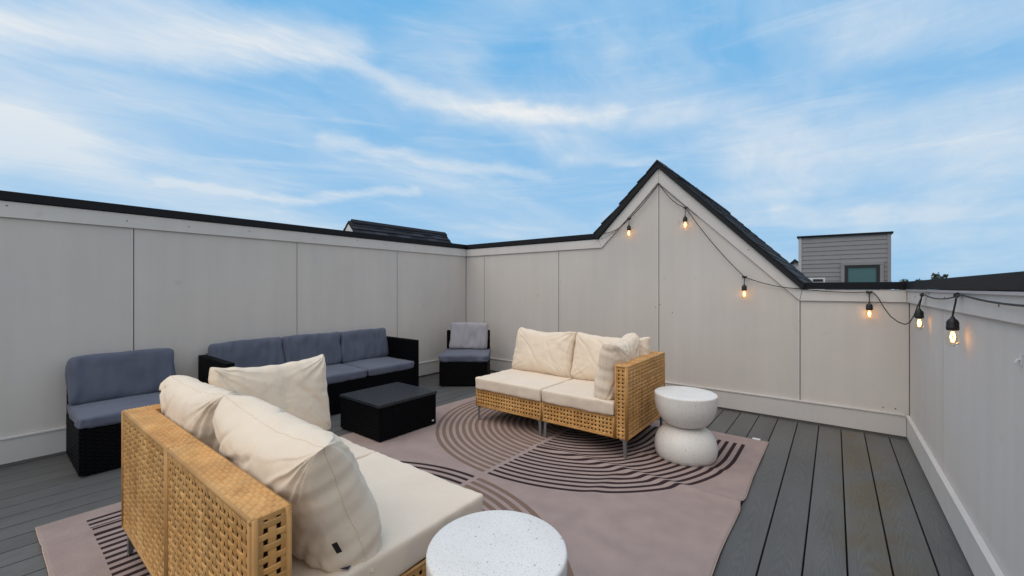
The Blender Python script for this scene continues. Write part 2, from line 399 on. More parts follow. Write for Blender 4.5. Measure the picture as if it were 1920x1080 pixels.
# ------------------------------------------------------------------ parapet walls
def YZ(sign, base):            # outline coordinates (y,z) pushed out along x
    return lambda p, q, d: (base+sign*d, p, q)
def XZ(base): return lambda p, q, d: (p, base-d, q)
PT = .008; TT = .024; BT = .026
def wall_side(name, label, base, sign, ztrim0, ztrim1, zcope, joints, thick):
    t = empty(name, (base, 1.5, 0)); tag(t, label, 'wall')
    off = lambda p, q, d: (sign*d, p-1.5, q)
    MB().prism([(YB, -.1), (BB-.012, -.1), (BB-.012, ztrim1), (YB, ztrim1)], off, -thick, -.0005).build('wall_core', m_core, t)
    ys = [YB]+joints+[BB-.010]
    for a, b_ in zip(ys, ys[1:]):
        MB().prism([(a+.0035, .165), (b_-.0035, .165), (b_-.0035, ztrim0+.03), (a+.0035, ztrim0+.03)], off, 0, PT).build('panel', m_wall, t)
        # thin batten lip beside each joint
        if b_ < BB-.1 and sign > 0: MB().prism([(b_-.016, .19), (b_-.006, .19), (b_-.006, ztrim0-.002), (b_-.016, ztrim0-.002)], off, PT+.0005, PT+.003).build('joint_batten', m_trim, t)
    MB().prism([(YB, ztrim0), (BB-.026, ztrim0), (BB-.026, ztrim1), (YB, ztrim1)], off, PT+.001, TT).build('trim_board', m_trim, t, bevel=.0015)
    MB().prism([(YB, .022), (BB-.028, .022), (BB-.028, .176), (YB, .176)], off, PT+.001, BT).build('baseboard', m_trim, t, bevel=.0015)
    MB().prism([(YB, .178), (BB-.030, .178), (BB-.030, .189), (YB, .189)], off, PT+.001, BT+.007).build('flashing_strip', m_trim, t, bevel=.001)
    cp = MB().prism([(YB, ztrim1+.004), (BB-.035, ztrim1+.004), (BB-.035, zcope), (YB, zcope)], off, -thick-.03, .036).build('coping', m_cope, t, bevel=.003)
    k = 0
    rnd = random.Random(name)
    y = YB+.2
    while y < BB-.2:
        zz = ztrim0+rnd.choice((.06, .075, .05))
        c = Vector((sign*TT, y-1.5, zz)); m = MB().tube([c, c+Vector((sign*.002, 0, 0))], .0044, 8); m.build('screw', m_screw, t)
        y += rnd.uniform(.28, .62)
    return t
wl = wall_side('parapet_wall', 'tall pale grey panelled wall behind the black wicker sofa, with level black coping', AL, 1, 1.605, 1.708, 1.772, [-.494, .716, 1.93, 3.125], .2)
wr_ = wall_side('parapet_wall', 'low pale grey panelled wall close beside the bare deck boards on the right', AR, -1, 1.042, 1.138, 1.198, [-.542, .67, 1.885, 3.096], .25)
MB().prism([(YB, 1.128), (BB-.04, 1.128), (BB-.04, 1.139), (YB, 1.139)], lambda p, q, d: (-d, p-1.5, q), TT+.001, TT+.010).build('drip_edge', m_drip, wr_)
# small white hook on the right wall
hk = MB(); hk.tube([(-.009, 1.945-1.5, .932), (-.016, 1.945-1.5, .932), (-.021, 1.945-1.5, .922), (-.017, 1.945-1.5, .913)], .004, 8)
hk.box(-.012, -.0085, 1.938-1.5, 1.952-1.5, .915, .948); hk.build('wall_hook', m_whitepaint, wr_)

# gable wall across the back
wb = empty('gable_wall', (-1.44, BB, 0)); tag(wb, 'pale grey panelled end wall rising to a pointed gable with string lights on it', 'wall')
AX, EX0, EX1 = -1.436, -2.11, -.222
def topline(x, apex, z0, zr, x0, x1):
    if x <= x0: return z0
    if x >= x1: return zr
    if x <= AX: return z0+(apex-z0)*(x-x0)/(AX-x0)
    return zr+(apex-zr)*(x1-x)/(x1-AX)
ptop = lambda x: topline(x, 2.30, 1.65, 1.09, -2.09, -.226)
bx = lambda p, q, d: (p+1.44, -d, q)
core = [(AL-.2, -.1), (AR+.2, -.1), (AR+.2, 1.135), (EX1, 1.135), (AX, 2.385), (EX0, 1.705), (AL-.2, 1.705)]
MB().prism(core, bx, -.2, -.0005).build('wall_core', m_core, wb)
js = [AL+.009, -3.856, -2.646, AX, -.232, AR-.009]
for a, b_ in zip(js, js[1:]):
    a2, b2 = a+.0035, b_-.0035
    br = [q for q in (-2.09, AX, -.226) if a2 < q < b2]
    pts = [(a2, .165), (b2, .165), (b2, ptop(b2))]+[(q, ptop(q)) for q in reversed(br)]+[(a2, ptop(a2))]
    MB().prism(pts, bx, 0, PT).build('panel', m_wall, wb)
    if b_ < AR-.1:
        zt = {-3.856: 1.6, -2.646: 1.6, AX: 2.22, -.232: 1.035}[b_]
        MB().prism([(b_-.016, .19), (b_-.006, .19), (b_-.006, zt), (b_-.016, zt)], bx, PT+.0005, PT+.003).build('joint_batten', m_trim, wb)
tb = [[(AL+.026, 1.605), (-2.076, 1.605), (EX0, 1.703), (AL+.026, 1.703)],
      [(-2.074, 1.606), (AX-.001, 2.236), (AX-.001, 2.388), (EX0+.002, 1.705)],
      [(AX+.001, 2.388), (AX+.001, 2.236), (-.236, 1.044), (EX1+.004, 1.137)],
      [(-.233, 1.042), (AR-.026, 1.042), (AR-.026, 1.136), (EX1+.007, 1.136)]]
for q in tb: MB().prism(q, bx, PT+.001, TT).build('trim_board', m_trim, wb, bevel=.0015)
MB().prism([(AL+.028, .022), (AR-.028, .022), (AR-.028, .176), (AL+.028, .176)], bx, PT+.001, BT).build('baseboard', m_trim, wb, bevel=.0015)
MB().prism([(AL+.034, .178), (AR-.034, .178), (AR-.034, .189), (AL+.034, .189)], bx, PT+.001, BT+.007).build('flashing_strip', m_trim, wb, bevel=.001)
MB().box(AL-.2+1.44, -2.125+1.44, -.034, .23, 1.709, 1.771).build('coping', m_cope, wb, bevel=.003)
MB().box(-.215+1.44, AR+.28+1.44, -.034, .28, 1.140, 1.197).build('coping', m_cope, wb, bevel=.003)
for qx, qz in [(-1.30, .9), (-1.47, .95), (-.24, .86), (-1.425, .98), (.3, .22), (.37, .222), (-1.06, 2.13), (-.62, 1.50)]:
    c = Vector((qx+1.44, -(PT if qz < 1.4 else TT), qz)); MB().tube([c, c+Vector((0, -.002, 0))], .005, 8).build('screw', m_screw, wb)

# ------------------------------------------------------------------ shingled roofs
def shingle_slope(parent, ridge0, ridge1, down, length, course=.14, tab=.30, seed=1, thick=.010):
    """ridge0->ridge1 along the ridge, down = unit vector down the slope; every shingle is a piece of its own"""
    rnd = random.Random(seed)
    r0 = Vector(ridge0); al = Vector(ridge1)-r0; L = al.length; al.normalize(); dn = Vector(down).normalized()
    nrm = al.cross(dn).normalized()
    if nrm.z < 0: nrm = -nrm
    k = int(length/course)+1
    mesh = None
    for i in range(k):
        d1 = min(length, (i+1)*course); s = -(rnd.random()*tab)
        while s < L:
            w = tab*rnd.uniform(.8, 1.15)
            s0, s1 = max(0, s)+.002, min(L, s+w)-.002
            if s1-s0 > .03:
                h = thick*rnd.uniform(.7, 1.6); dlt = rnd.uniform(0, .015)
                m = MB(); a = i*course-.01; b_ = d1+dlt
                P0 = [r0+al*s0+dn*a, r0+al*s1+dn*a, r0+al*s1+dn*b_, r0+al*s0+dn*b_]
                lo = [p+nrm*q for p, q in zip(P0, (.0, .0, .003, .003))]; hi = [p+nrm*q for p, q in zip(P0, (.004, .004, .004+h, .004+h))]
                m.v = [tuple(p) for p in lo+hi]; m.f = [(0, 1, 2, 3), (7, 6, 5, 4), (0, 4, 5, 1), (1, 5, 6, 2), (2, 6, 7, 3), (3, 7, 4, 0)]
                m.build('shingle', m_shingle, parent)
            s += w
rf = empty('gable_roof', (-1.44, BB, 1.2)); tag(rf, 'steep black shingled roof running back from the pointed gable wall', 'roof')
def rl(x, y, z): return (x+1.44, y-BB, z-1.2)
fr = MB()
ol = [(-2.150, 1.768), (-1.44, 2.452), (-.200, 1.178), (-.215, 1.140), (EX1+.002, 1.142), (AX, 2.392), (EX0-.002, 1.712), (-2.128, 1.700)]
fr.prism(ol, lambda p, q, d: rl(p, d, q), BB-.050, 7.46); fr.build('roof_deck', m_roofblk, rf, bevel=0)
shingle_slope(rf, rl(-1.44, BB-.058, 2.453), rl(-1.44, 7.48, 2.453), (-.71, 0, -.684), .985, seed=3)
shingle_slope(rf, rl(-1.44, BB-.058, 2.453), rl(-1.44, 7.48, 2.453), (1.24, 0, -1.274), 1.765, seed=4, thick=.006)
y = BB-.06
while y < 7.45:                       # ridge caps
    m = MB(); m.prism([(-.085, -.075), (0, .010), (.085, -.078), (.080, -.088), (0, -.004), (-.080, -.085)], lambda p, q, d: (p, y-BB+d*(.30 if d else 0), q+1.262+(.008 if d else 0)), 0, 1)
    m.build('ridge_cap', m_shingle, rf); y += .22
# ------------------------------------------------------------------ neighbour roofs
nh = empty('neighbouring_house', (-8, 6.05, -8.96)); tag(nh, 'house whose small dark shingled ridge roof peeks over the long left wall', 'house')
def nl(x, y, z): return (x+8, y-6.05, z+9)
m = MB(); m.prism([(-9.25, -9), (-6.75, -9), (-6.75, 1.2), (-8, 2.44), (-9.25, 1.2)], lambda p, q, d: nl(p, d, q), 4.715, 7.30); m.build('wall', m_whitepaint, nh)
m = MB(); m.prism([(-9.32, 1.18), (-8, 2.50), (-6.68, 1.18), (-6.68, 1.08), (-8, 2.42), (-9.32, 1.08)], lambda p, q, d: nl(p, d, q), 4.72, 7.42); m.build('roof', m_roofblk, nh)
shingle_slope(nh, nl(-8, 4.71, 2.505), nl(-8, 7.43, 2.505), (1, 0, -1), 1.8, seed=8, course=.13, thick=.016)
shingle_slope(nh, nl(-8, 4.71, 2.505), nl(-8, 7.43, 2.505), (-1, 0, -1), 1.8, seed=9, course=.13, thick=.016)
m = MB(); m.prism([(-.075, -.065), (0, .0), (.075, -.065), (.075, -.035), (0, .035), (-.075, -.035)], lambda p, q, d: (p, d, q+11.525), 4.78-6.05, 7.44-6.05); m.build('ridge_vent', m_shingle, nh)

# grey sided roof house
gb = empty('sided_house', (.24, 21.2, -9)); tag(gb, 'grey lap sided box house with a teal window beyond the low wall', 'house')
def gl(x, y, z): return (x-.24, y-21.2, z+9)
def gbox(x0, x1, y0, y1, z0, z1): a = gl(x0, y0, z0); b_ = gl(x1, y1, z1); return MB().box(a[0], b_[0], a[1], b_[1], a[2], b_[2])
gbox(-1.12, 1.59, 20.05, 22.5, -9, 3.14).build('wall', m_siding, gb)
z = 1.1; k = 0
WX0, WX1, WZ1 = .30, 1.30, 2.0
while z < 3.12:
    z1 = min(z+.165, 3.13)
    segs = [(-1.03, 1.50)] if z >= WZ1+.0 else [(-1.03, WX0-.11), (WX1+.10, 1.50)]
    for sx0, sx1 in segs:
        m = MB(); a = gl(sx0, 20.05, z); b_ = gl(sx1, 20.05, z1)
        m.prism([(-.035, 0), (-.004, .001), (-.004, z1-z+.012), (-.014, z1-z+.012)], lambda p, q, d: (a[0] if d == 0 else b_[0], a[1]+p, a[2]+q), 0, 1)
        m.build('siding_board', m_siding, gb)
    z += .165
gbox(-1.13, -1.03, 20.0, 20.049, -9, 3.14).build('corner_board', m_cornerb, gb)
gbox(1.50, 1.60, 20.0, 20.049, -9, 3.14).build('corner_board', m_siding, gb)
m = MB(); m.prism([(-1.18, 3.145), (1.66, 3.11), (1.66, 3.17), (-1.18, 3.205)], lambda p, q, d: gl(p, d, q), 19.95, 22.6); m.build('roof_cap', m_cope, gb)
w = empty('window', gl(.8, 20.03, 1.3)); w.parent = gb
m = MB(); m.box(-.61, -.50, -.075, -.005, -.6, .70); m.box(.50, .60, -.075, -.005, -.6, .70); m.box(-.61, .60, -.080, -.004, .70, .80); m.build('window_casing', m_wcasing, w)
m = MB(); m.box(-.495, -.40, -.06, -.004, -.6, .60); m.box(.40, .495, -.06, -.004, -.6, .60); m.box(-.495, .495, -.065, -.003, .60, .695); m.build('window_frame', m_frame, w)
MB().box(-.40, .40, -.03, -.02, -.6, .60).build('pane', m_pane, w)
# rooftop vent in front of it
rv = empty('roof_vent', (-.37, 14, .9)); tag(rv, 'small white roof vent box with a dark slot below the grey sided house', 'vent')
MB().box(-.20, .17, -.1, .15, -2, .52).build('vent_box', m_whitepaint, rv, bevel=.006)
MB().box(-.09, .13, -.112, -.101, .42, .49).build('vent_slot', m_frame, rv)
MB().box(-.8, .9, .2, 2.5, -9.9, .2).build('flat_roof', m_cope, rv)
# far small gable
fg = empty('far_house', (-1.55, 25, -9)); tag(fg, 'distant pale house with a tiny pointed gable between the big gable and the sided house', 'house')
m = MB(); m.prism([(-1.2, 0), (1.2, 0), (1.2, 10.35), (0, 11.50), (-1.2, 10.35)], lambda p, q, d: (p, d, q), 0, 4); m.build('wall', m_whitepaint, fg)
m = MB(); m.prism([(-1.3, 10.32), (0, 11.60), (1.3, 10.32), (1.3, 10.22), (0, 11.47), (-1.3, 10.22)], lambda p, q, d: (p, d, q), -.15, 4.1); m.build('roof', m_roofblk, fg)

# ------------------------------------------------------------------ far trees
def tree(x, y, h, w, seed, label):
    rnd = random.Random(seed)
    t = empty('broadleaf_tree', (x, y, -9)); tag(t, label, 'tree', 'trees on the skyline')
    tr = MB(); tr.tube([(0, 0, 0), (.2, .1, h*.35), (0, .2, h*.7), (.1, 0, h*.93)], [h*.03, h*.022, h*.012, .05], 8)
    for k in range(7):
        a = rnd.uniform(0, 6.28); z0 = h*rnd.uniform(.45, .75)
        tr.tube([(0, .1, z0), (math.cos(a)*w*.3, math.sin(a)*w*.3, z0+h*.1), (math.cos(a)*w*.6, math.sin(a)*w*.6, z0+h*.16)], [h*.01, h*.006, .04], 6)
    tr.build('trunk', m_bark, t, smooth=True)
    cr = MB(); cl = [(rnd.uniform(-.75, .75)*w, rnd.uniform(-.75, .75)*w, h*rnd.uniform(.5, .95), rnd.uniform(.16, .34)*w) for _ in range(20)]
    for cx, cy, cz, cr_ in cl:
        for k in range(70):
            d = Vector((rnd.gauss(0, 1), rnd.gauss(0, 1), rnd.gauss(0, .7))).normalized()*cr_*rnd.random()**.4
            p = Vector((cx, cy, cz))+d; s_ = rnd.uniform(.15, .34)
            n1 = Vector((rnd.gauss(0, 1), rnd.gauss(0, 1), rnd.gauss(0, 1))).normalized(); n2 = n1.orthogonal().normalized()
            b_ = len(cr.v); cr.v += [tuple(p-n1*s_), tuple(p+n2*s_*.6), tuple(p+n1*s_), tuple(p-n2*s_*.6)]; cr.f.append((b_, b_+1, b_+2, b_+3))
    cr.build('crown', m_leaf, t)
def polar(azd, dist): return (math.sin(R(azd))*dist, math.cos(R(azd))*dist)
TL = [(8.25, 120, 13.9, 1.9, 'small dense crowned tree standing highest on the skyline over the right wall'),
      (5.2, 150, 12.6, 3.0, 'low rounded tree on the skyline just right of the sided house'),
      (6.4, 160, 12.8, 4.0, 'broad low tree on the skyline second right of the sided house'),
      (4.2, 170, 12.9, 3.5, 'narrow low tree on the skyline touching the sided house corner'),
      (10.2, 130, 13.0, 1.6, 'dark tree top on the skyline where the right coping starts to rise')]
for i, (azd, dist, h, w_, lab) in enumerate(TL):
    x, y = polar(azd, dist); tree(x, y, h, w_, i+5, lab)

# ------------------------------------------------------------------ weaving
_tr = random.Random(99)
def weave(mb, O, U, V, Nn, lu, lv, pu, pv, wu, wv, amp=.0011, th=.0014, phase=0):
    """open basket weave on a rectangle: strands along U are wu wide, along V wv wide, pitches pv / pu"""
    O, U, V, Nn = Vector(O), Vector(U), Vector(V), Vector(Nn)
    nu = max(1, round(lu/pu)); nv = max(1, round(lv/pv)); pu = lu/nu; pv = lv/nv
    wu = min(wu, pv*.98); wv = min(wv, pu*.98)
    def strand(c, A, B, n, p, w, par, L):
        b = len(mb.v); rings = 0
        hs = []
        for k in range(n):
            s = amp if (k+par) % 2 == 0 else -amp
            hs += [(p*(k+.5)-p*.27, s), (p*(k+.5)+p*.27, s)]
        hs = [(0, 0)]+hs+[(L, 0)]
        for t, s in hs:
            q = c+A*t+Nn*s
            mb.v += [tuple(q-B*w/2-Nn*th*.3), tuple(q-B*w*.32+Nn*th), tuple(q+B*w*.32+Nn*th), tuple(q+B*w/2-Nn*th*.3)]
            rings += 1
        mb.tone.append((b, len(mb.v), _tr.random()))
        for k in range(rings-1):
            i = b+k*4
            for j in range(4): mb.f.append((i+j, i+(j+1) % 4, i+4+(j+1) % 4, i+4+j))
    for j in range(nv): strand(O+V*pv*(j+.5), U, V, nu, pu, wu, j+phase, lu)
    for i in range(nu): strand(O+U*pu*(i+.5), V, U, nv, pv, wv, i+1+phase, lv)
def twill(mb, O, U, V, Nn, lu, lv, seg=.036, row=.0125, h=.0036, seed=0):
    """closed zigzag twill: domed little strand backs staggered from row to row"""
    O, U, V, Nn = Vector(O), Vector(U), Vector(V), Vector(Nn); rnd = random.Random(seed)
    nr = max(2, round(lv/row)); row = lv/nr
    for r in range(nr):
        ph = (r % 6); ph = ph if ph < 3 else 6-ph
        s = -seg+ph*seg/3
        while s < lu:
            s0, s1 = max(0, s)+.0010, min(lu, s+seg)-.0010
            if s1-s0 > .004:
                hh = h*rnd.uniform(.8, 1.2); b = len(mb.v); v0, v1 = r*row+.0008, (r+1)*row-.0008
                e = min(.004, (s1-s0)*.3); g = row*.22
                for (a, c, z) in ((s0, v0, 0), (s1, v0, 0), (s1, v1, 0), (s0, v1, 0), (s0+e, v0+g, hh), (s1-e, v0+g, hh), (s1-e, v1-g, hh), (s0+e, v1-g, hh)):
                    mb.v.append(tuple(O+U*a+V*c+Nn*z))
                mb.tone.append((b, b+8, .66+.26*(_tr.random()-.5)))
                mb.f += [(b+4, b+5, b+6, b+7), (b, b+1, b+5, b+4), (b+1, b+2, b+6, b+5), (b+2, b+3, b+7, b+6), (b+3, b, b+4, b+7)]
            s += seg

# ------------------------------------------------------------------ soft goods
def pillow_mesh(name, w, h, t, seed, material, sag=.03, gus=.36, rough=1.0, corner=.03):
    nu, nv = 110, 76
    sharp = lambda q, k=5.5: max(0, 1-abs(q)*k)
    off = Vector((seed*7.3, seed*3.1, seed*1.7)); idx = {}; V = []; F = []
    nz = lambda x, y, z=0: noise.noise(Vector((x, y, z))+off)
    def fbm(x, y, z, o=4): return noise.fractal(Vector((x, y, z))+off, 1.0, 2.0, o)
    def ridge(q): return (1-abs(q)*2.4) if abs(q) < .42 else 0
    def P(i, j, sd):
        u = math.sin(math.pi/2*(2*i/nu-1)); v = math.sin(math.pi/2*(2*j/nv-1))
        u = .75*u+.25*(2*i/nu-1); v = .75*v+.25*(2*j/nv-1)
        conc = .028
        x = w/2*u*(1-conc*(1-v*v)*abs(u)**3); z = h/2*v*(1-conc*1.1*(1-u*u)*abs(v)**3)
        x *= 1-corner*abs(v)**12; z *= 1-corner*abs(u)**12
        a = max(0, 1-abs(u)**4.0); b = max(0, 1-abs(v)**4.0)
        env = (a*b)**gus
        y = sd*t/2*env*(1+.16*(1-u*u)*(1-v*v)-.12*v)
        eu, ev = 1-abs(u), 1-abs(v); su, sv_ = math.copysign(1, u), math.copysign(1, v)
        d = 0
        # gathers running in from the side seams
        d += .010*math.exp(-eu/.26)*(nz(su*5, v*6.5+u*1.2, sd*3))*min(1, eu*9)
        d += .010*math.exp(-ev/.22)*(nz(u*7.5+v*.8, sv_*9, sd*3+4))*min(1, ev*9)
        # folds fanning out of the corners
        ang = math.atan2(ev*h, eu*w+1e-5); rc = math.hypot(eu*w, ev*h)/.20
        d += .024*math.exp(-rc*.75)*ridge(nz(ang*4.2, su*3+sv_*7, sd*5+9))*min(1, min(eu, ev)*14)
        # soft dents and long creases
        wx = x+.05*fbm(x*5, z*5, 2, 2)
        d += .006*fbm(x*3, z*3, sd*2.0, 2)*env
        d -= .012*max(0, ridge(nz(wx*6+z*4.5, z*2.0-x, sd*6+20))-.72)*3.5*env
        d += .004*fbm(x*17, z*17, sd*4, 3)*env
        y += sd*d*rough*.68
        d -= .0075*math.exp(-eu/.30)*sharp(nz(su*5+u*1.6, v*4.6+.6*u, sd*3+11))*min(1, eu*14)
        d -= .0065*math.exp(-ev/.28)*sharp(nz(u*6.0+.7*v, sv_*9+v*1.4, sd*3+15))*min(1, ev*14)
        d -= .011*math.exp(-rc*.55)*sharp(nz(ang*3.4, su*4+sv_*8+rc*.25, sd*5+29), 4.5)*min(1, min(eu, ev)*16)
        # the seam wanders a little
        y += .006*nz(u*2.2, v*2.2, 40)*(1-env)
        x += .006*nz(v*5, su*3, 50)*rough; z += .006*nz(u*6, sv_*3, 60)*rough
        z -= sag*max(0, v)**2*(1-u*u)*.8
        if v < 0: x *= 1+.02*(-v)
        return (x, y, z)
    def vid(i, j, sd):
        if i in (0, nu) or j in (0, nv): sd = 0
        k = (i, j, sd)
        if k not in idx: idx[k] = len(V); V.append(P(i, j, sd))
        return idx[k]
    for sd in (1, -1):
        for i in range(nu):
            for j in range(nv):
                q = (vid(i, j, sd), vid(i+1, j, sd), vid(i+1, j+1, sd), vid(i, j+1, sd))
                F.append(q if sd < 0 else q[::-1])
    me = bpy.data.meshes.new(name); me.from_pydata(V, [], F); me.materials.append(material)
    me.polygons.foreach_set('use_smooth', [True]*len(F)); me.update()
    edge = [P(i, 0, 0) for i in range(nu)]+[P(nu, j, 0) for j in range(nv)]+[P(i, nv, 0) for i in range(nu, 0, -1)]+[P(0, j, 0) for j in range(nv, 0, -1)]
    return me, edge
def pillow(label, loc, rot, w, h, t, seed, material=None, tagpos=None, cat='pillow', group=None, name='pillow', **k):
    material = material or m_cream
    me, edge = pillow_mesh(name, w, h, t, seed, material, **k)
    o = link(bpy.data.objects.new(name, me)); o.location = loc; o.rotation_euler = rot
    tag(o, label, cat, group)
    m = MB(); m.tube(edge+[edge[0]], .0016, 6, False); m.build('seam', material, o, smooth=True)
    if tagpos:
        (tx, ty, tz), (ax, ay, az_), ln = tagpos
        m = MB(); m.box(-.007, .007, -.0008, .0008, 0, ln); q = m.build('care_label', m_tag, o); q.location = (tx, ty, tz); q.rotation_euler = (ax, ay, az_)
    return o
def cushion_mesh(name, w, d, h, r, seed, material, crown=.010, wr=.004, n=46):
    off = Vector((seed*5.1, seed*2.3, 0)); V = []; F = []; idx = {}
    g = lambda i, m_: math.sin(math.pi/2*(2*i/m_-1))
    dims = (w/2, d/2, h/2)
    def add(p):
        k = tuple(round(q*1e5) for q in p)
        if k not in idx:
            P_ = Vector(p); inner = Vector([max(-(dm-r), min(dm-r, q)) for q, dm in zip(p, dims)])
            dv = P_-inner
            if dv.length > 1e-9: P_ = inner+dv.normalized()*r
            u, v = P_.x/dims[0], P_.y/dims[1]; top = P_.z/dims[2]
            P_.z += top*crown*(1-u*u)*(1-v*v)
            nrm = dv.normalized() if dv.length > 1e-9 else Vector((0, 0, 1))
            q = noise.fractal(Vector((P_.x*6, P_.y*6, P_.z*6))+off, 1, 2, 4)*wr
            eu, ev = 1-abs(u), 1-abs(v)
            q += wr*2.2*math.exp(-eu/.12)*noise.noise(Vector((P_.y*22, u*2, P_.z*9))+off)
            q += wr*2.2*math.exp(-ev/.12)*noise.noise(Vector((P_.x*22, v*2, P_.z*9))+off*1.3)
            sh = max(0, 1-abs(noise.noise(Vector((P_.y*13+P_.z*3, u*2, P_.z*7))+off*1.7))*6)*math.exp(-eu/.22)+max(0, 1-abs(noise.noise(Vector((P_.x*13+P_.z*3, v*2, P_.z*7))+off*2.1))*6)*math.exp(-ev/.22)
            q -= wr*.8*sh
            P_ += nrm*q
            idx[k] = len(V); V.append(tuple(P_))
        return idx[k]
    def face(fx, na, nb):
        for i in range(na):
            for j in range(nb): F.append(tuple(add(fx(a, b)) for a, b in ((g(i, na), g(j, nb)), (g(i+1, na), g(j, nb)), (g(i+1, na), g(j+1, nb)), (g(i, na), g(j+1, nb)))))
    nz_ = 10
    for s in (1, -1):
        face(lambda a, b, s=s: (a*dims[0], b*dims[1], s*dims[2]), n, n)
        face(lambda a, b, s=s: (a*dims[0], s*dims[1], b*dims[2]), n, nz_)
        face(lambda a, b, s=s: (s*dims[0], a*dims[1], b*dims[2]), n, nz_)
    me = bpy.data.meshes.new(name); me.from_pydata(V, [], F); me.materials.append(material)
    bm = bmesh.new(); bm.from_mesh(me); bmesh.ops.recalc_face_normals(bm, faces=bm.faces); bm.to_mesh(me); bm.free()
    me.polygons.foreach_set('use_smooth', [True]*len(me.polygons)); me.update(); return me
def cushion(name, parent, loc, dims, seed, material, rot=(0, 0, 0), r=.02, **k):
    o = link(bpy.data.objects.new(name, cushion_mesh(name, *dims, r, seed, material, **k)), parent)
    o.location = loc; o.rotation_euler = rot; return o

# ------------------------------------------------------------------ rug
RUG_Z = .008
def crease(x, y):
    z = 0; su = 0; sv_ = 0
    def bumpf(d, h, w): return h*math.exp(-(d/w)**2)
    wob = lambda a: .03*noise.noise(Vector((a*1.3, 5, 0)))
    d = y-(2.47+wob(x)); f = max(0, min(1, (x+2.0)/.6)); z += bumpf(d, .012*f+.002, .035)
    if d > 0: sv_ += .012*f*min(1, d/.02)
    d = y-(1.22+wob(x+3)); z += bumpf(d, .006, .05)
    d = x-(-2.755+wob(y+7)); f2 = max(0, min(1, (1.1-y)/.6)); z += bumpf(d, .014*f2+.001, .03)
    if d > 0: su += .018*f2*min(1, d/.02)
    d = x-(-1.05+wob(y+9)); z += bumpf(d, .005, .04)
    d = y-(1.72+.05*math.sin(x*3)); f3 = max(0, min(1, (x+1.5)/.4)); z += bumpf(d, .006*f3, .05)
    d = y-(2.85+.10*(x+.4)); z += bumpf(d, .006*max(0, min(1, (x+1.3)/.4)), .03)
    z += .003*(noise.noise(Vector((x*2.3, y*2.3, 0)))+.6)
    return max(0, z), su, sv_
rx0, rx1, ry0, ry1 = -3.0, -.385, .165, 3.585
nx, ny = 200, 250
V = []; UV = []; F = []
for j in range(ny+1):
    for i in range(nx+1):
        x = rx0+(rx1-rx0)*i/nx; y = ry0+(ry1-ry0)*j/ny
        z, su, sv_ = crease(x, y)
        ex = .010*noise.noise(Vector((y*2.2, 3, 1)))*(i/nx)**8-.012*(i/nx)**8*math.exp(-((y-2.47)/.05)**2)+.02*noise.noise(Vector((y*1.7, 8, 1)))*(1-i/nx)**8
        ey = .010*noise.noise(Vector((x*2.2, 9, 1)))
        curl = .010*max(0, (i/nx-.985)/.015)*max(0, noise.noise(Vector((y*3, 1, 7)))+.15)
        if y < .5: ex += -.012*math.tanh((x+2.755)/.02)*0
        V.append((x+ex, y+ey*((j/ny)**6+(1-j/ny)**6), RUG_Z+z+curl)); UV.append((x+su, y+sv_))
for j in range(ny):
    for i in range(nx): F.append((j*(nx+1)+i, j*(nx+1)+i+1, (j+1)*(nx+1)+i+1, (j+1)*(nx+1)+i))
nb = len(V); N0 = len(F)
border = [i for i in range(nx)]+[(nx)+(nx+1)*j for j in range(ny)]+[ny*(nx+1)+i for i in range(nx, 0, -1)]+[(nx+1)*j for j in range(ny, 0, -1)]
for k in border: V.append((V[k][0], V[k][1], max(.0012, V[k][2]-.006))); UV.append(UV[k])
n_ = len(border)
for k in range(n_): F.append((border[k], nb+k, nb+(k+1) % n_, border[(k+1) % n_]))
me = bpy.data.meshes.new('rug'); me.from_pydata(V, [], F); me.materials.append(m_rug)
uvl = me.uv_layers.new(name='UVMap')
for lp in me.loops: uvl.data[lp.index].uv = UV[lp.vertex_index]
me.polygons.foreach_set('use_smooth', [True]*len(F)); me.update()
rug = link(bpy.data.objects.new('rug', me)); tag(rug, 'dusty pink rug printed with dark and taupe concentric arches under the rattan sofas', 'rug')
m = MB(); m.tube([(V[k][0], V[k][1], V[k][2]-.002) for k in border]+[tuple(Vector(V[border[0]])-Vector((0, 0, .002)))], .0025, 5, False)
m.build('binding', m_binding, rug, smooth=True)
MB().box(-.49, -.44, 3.58, 3.615, .003, .012).build('care_label', m_whitepaint, rug)

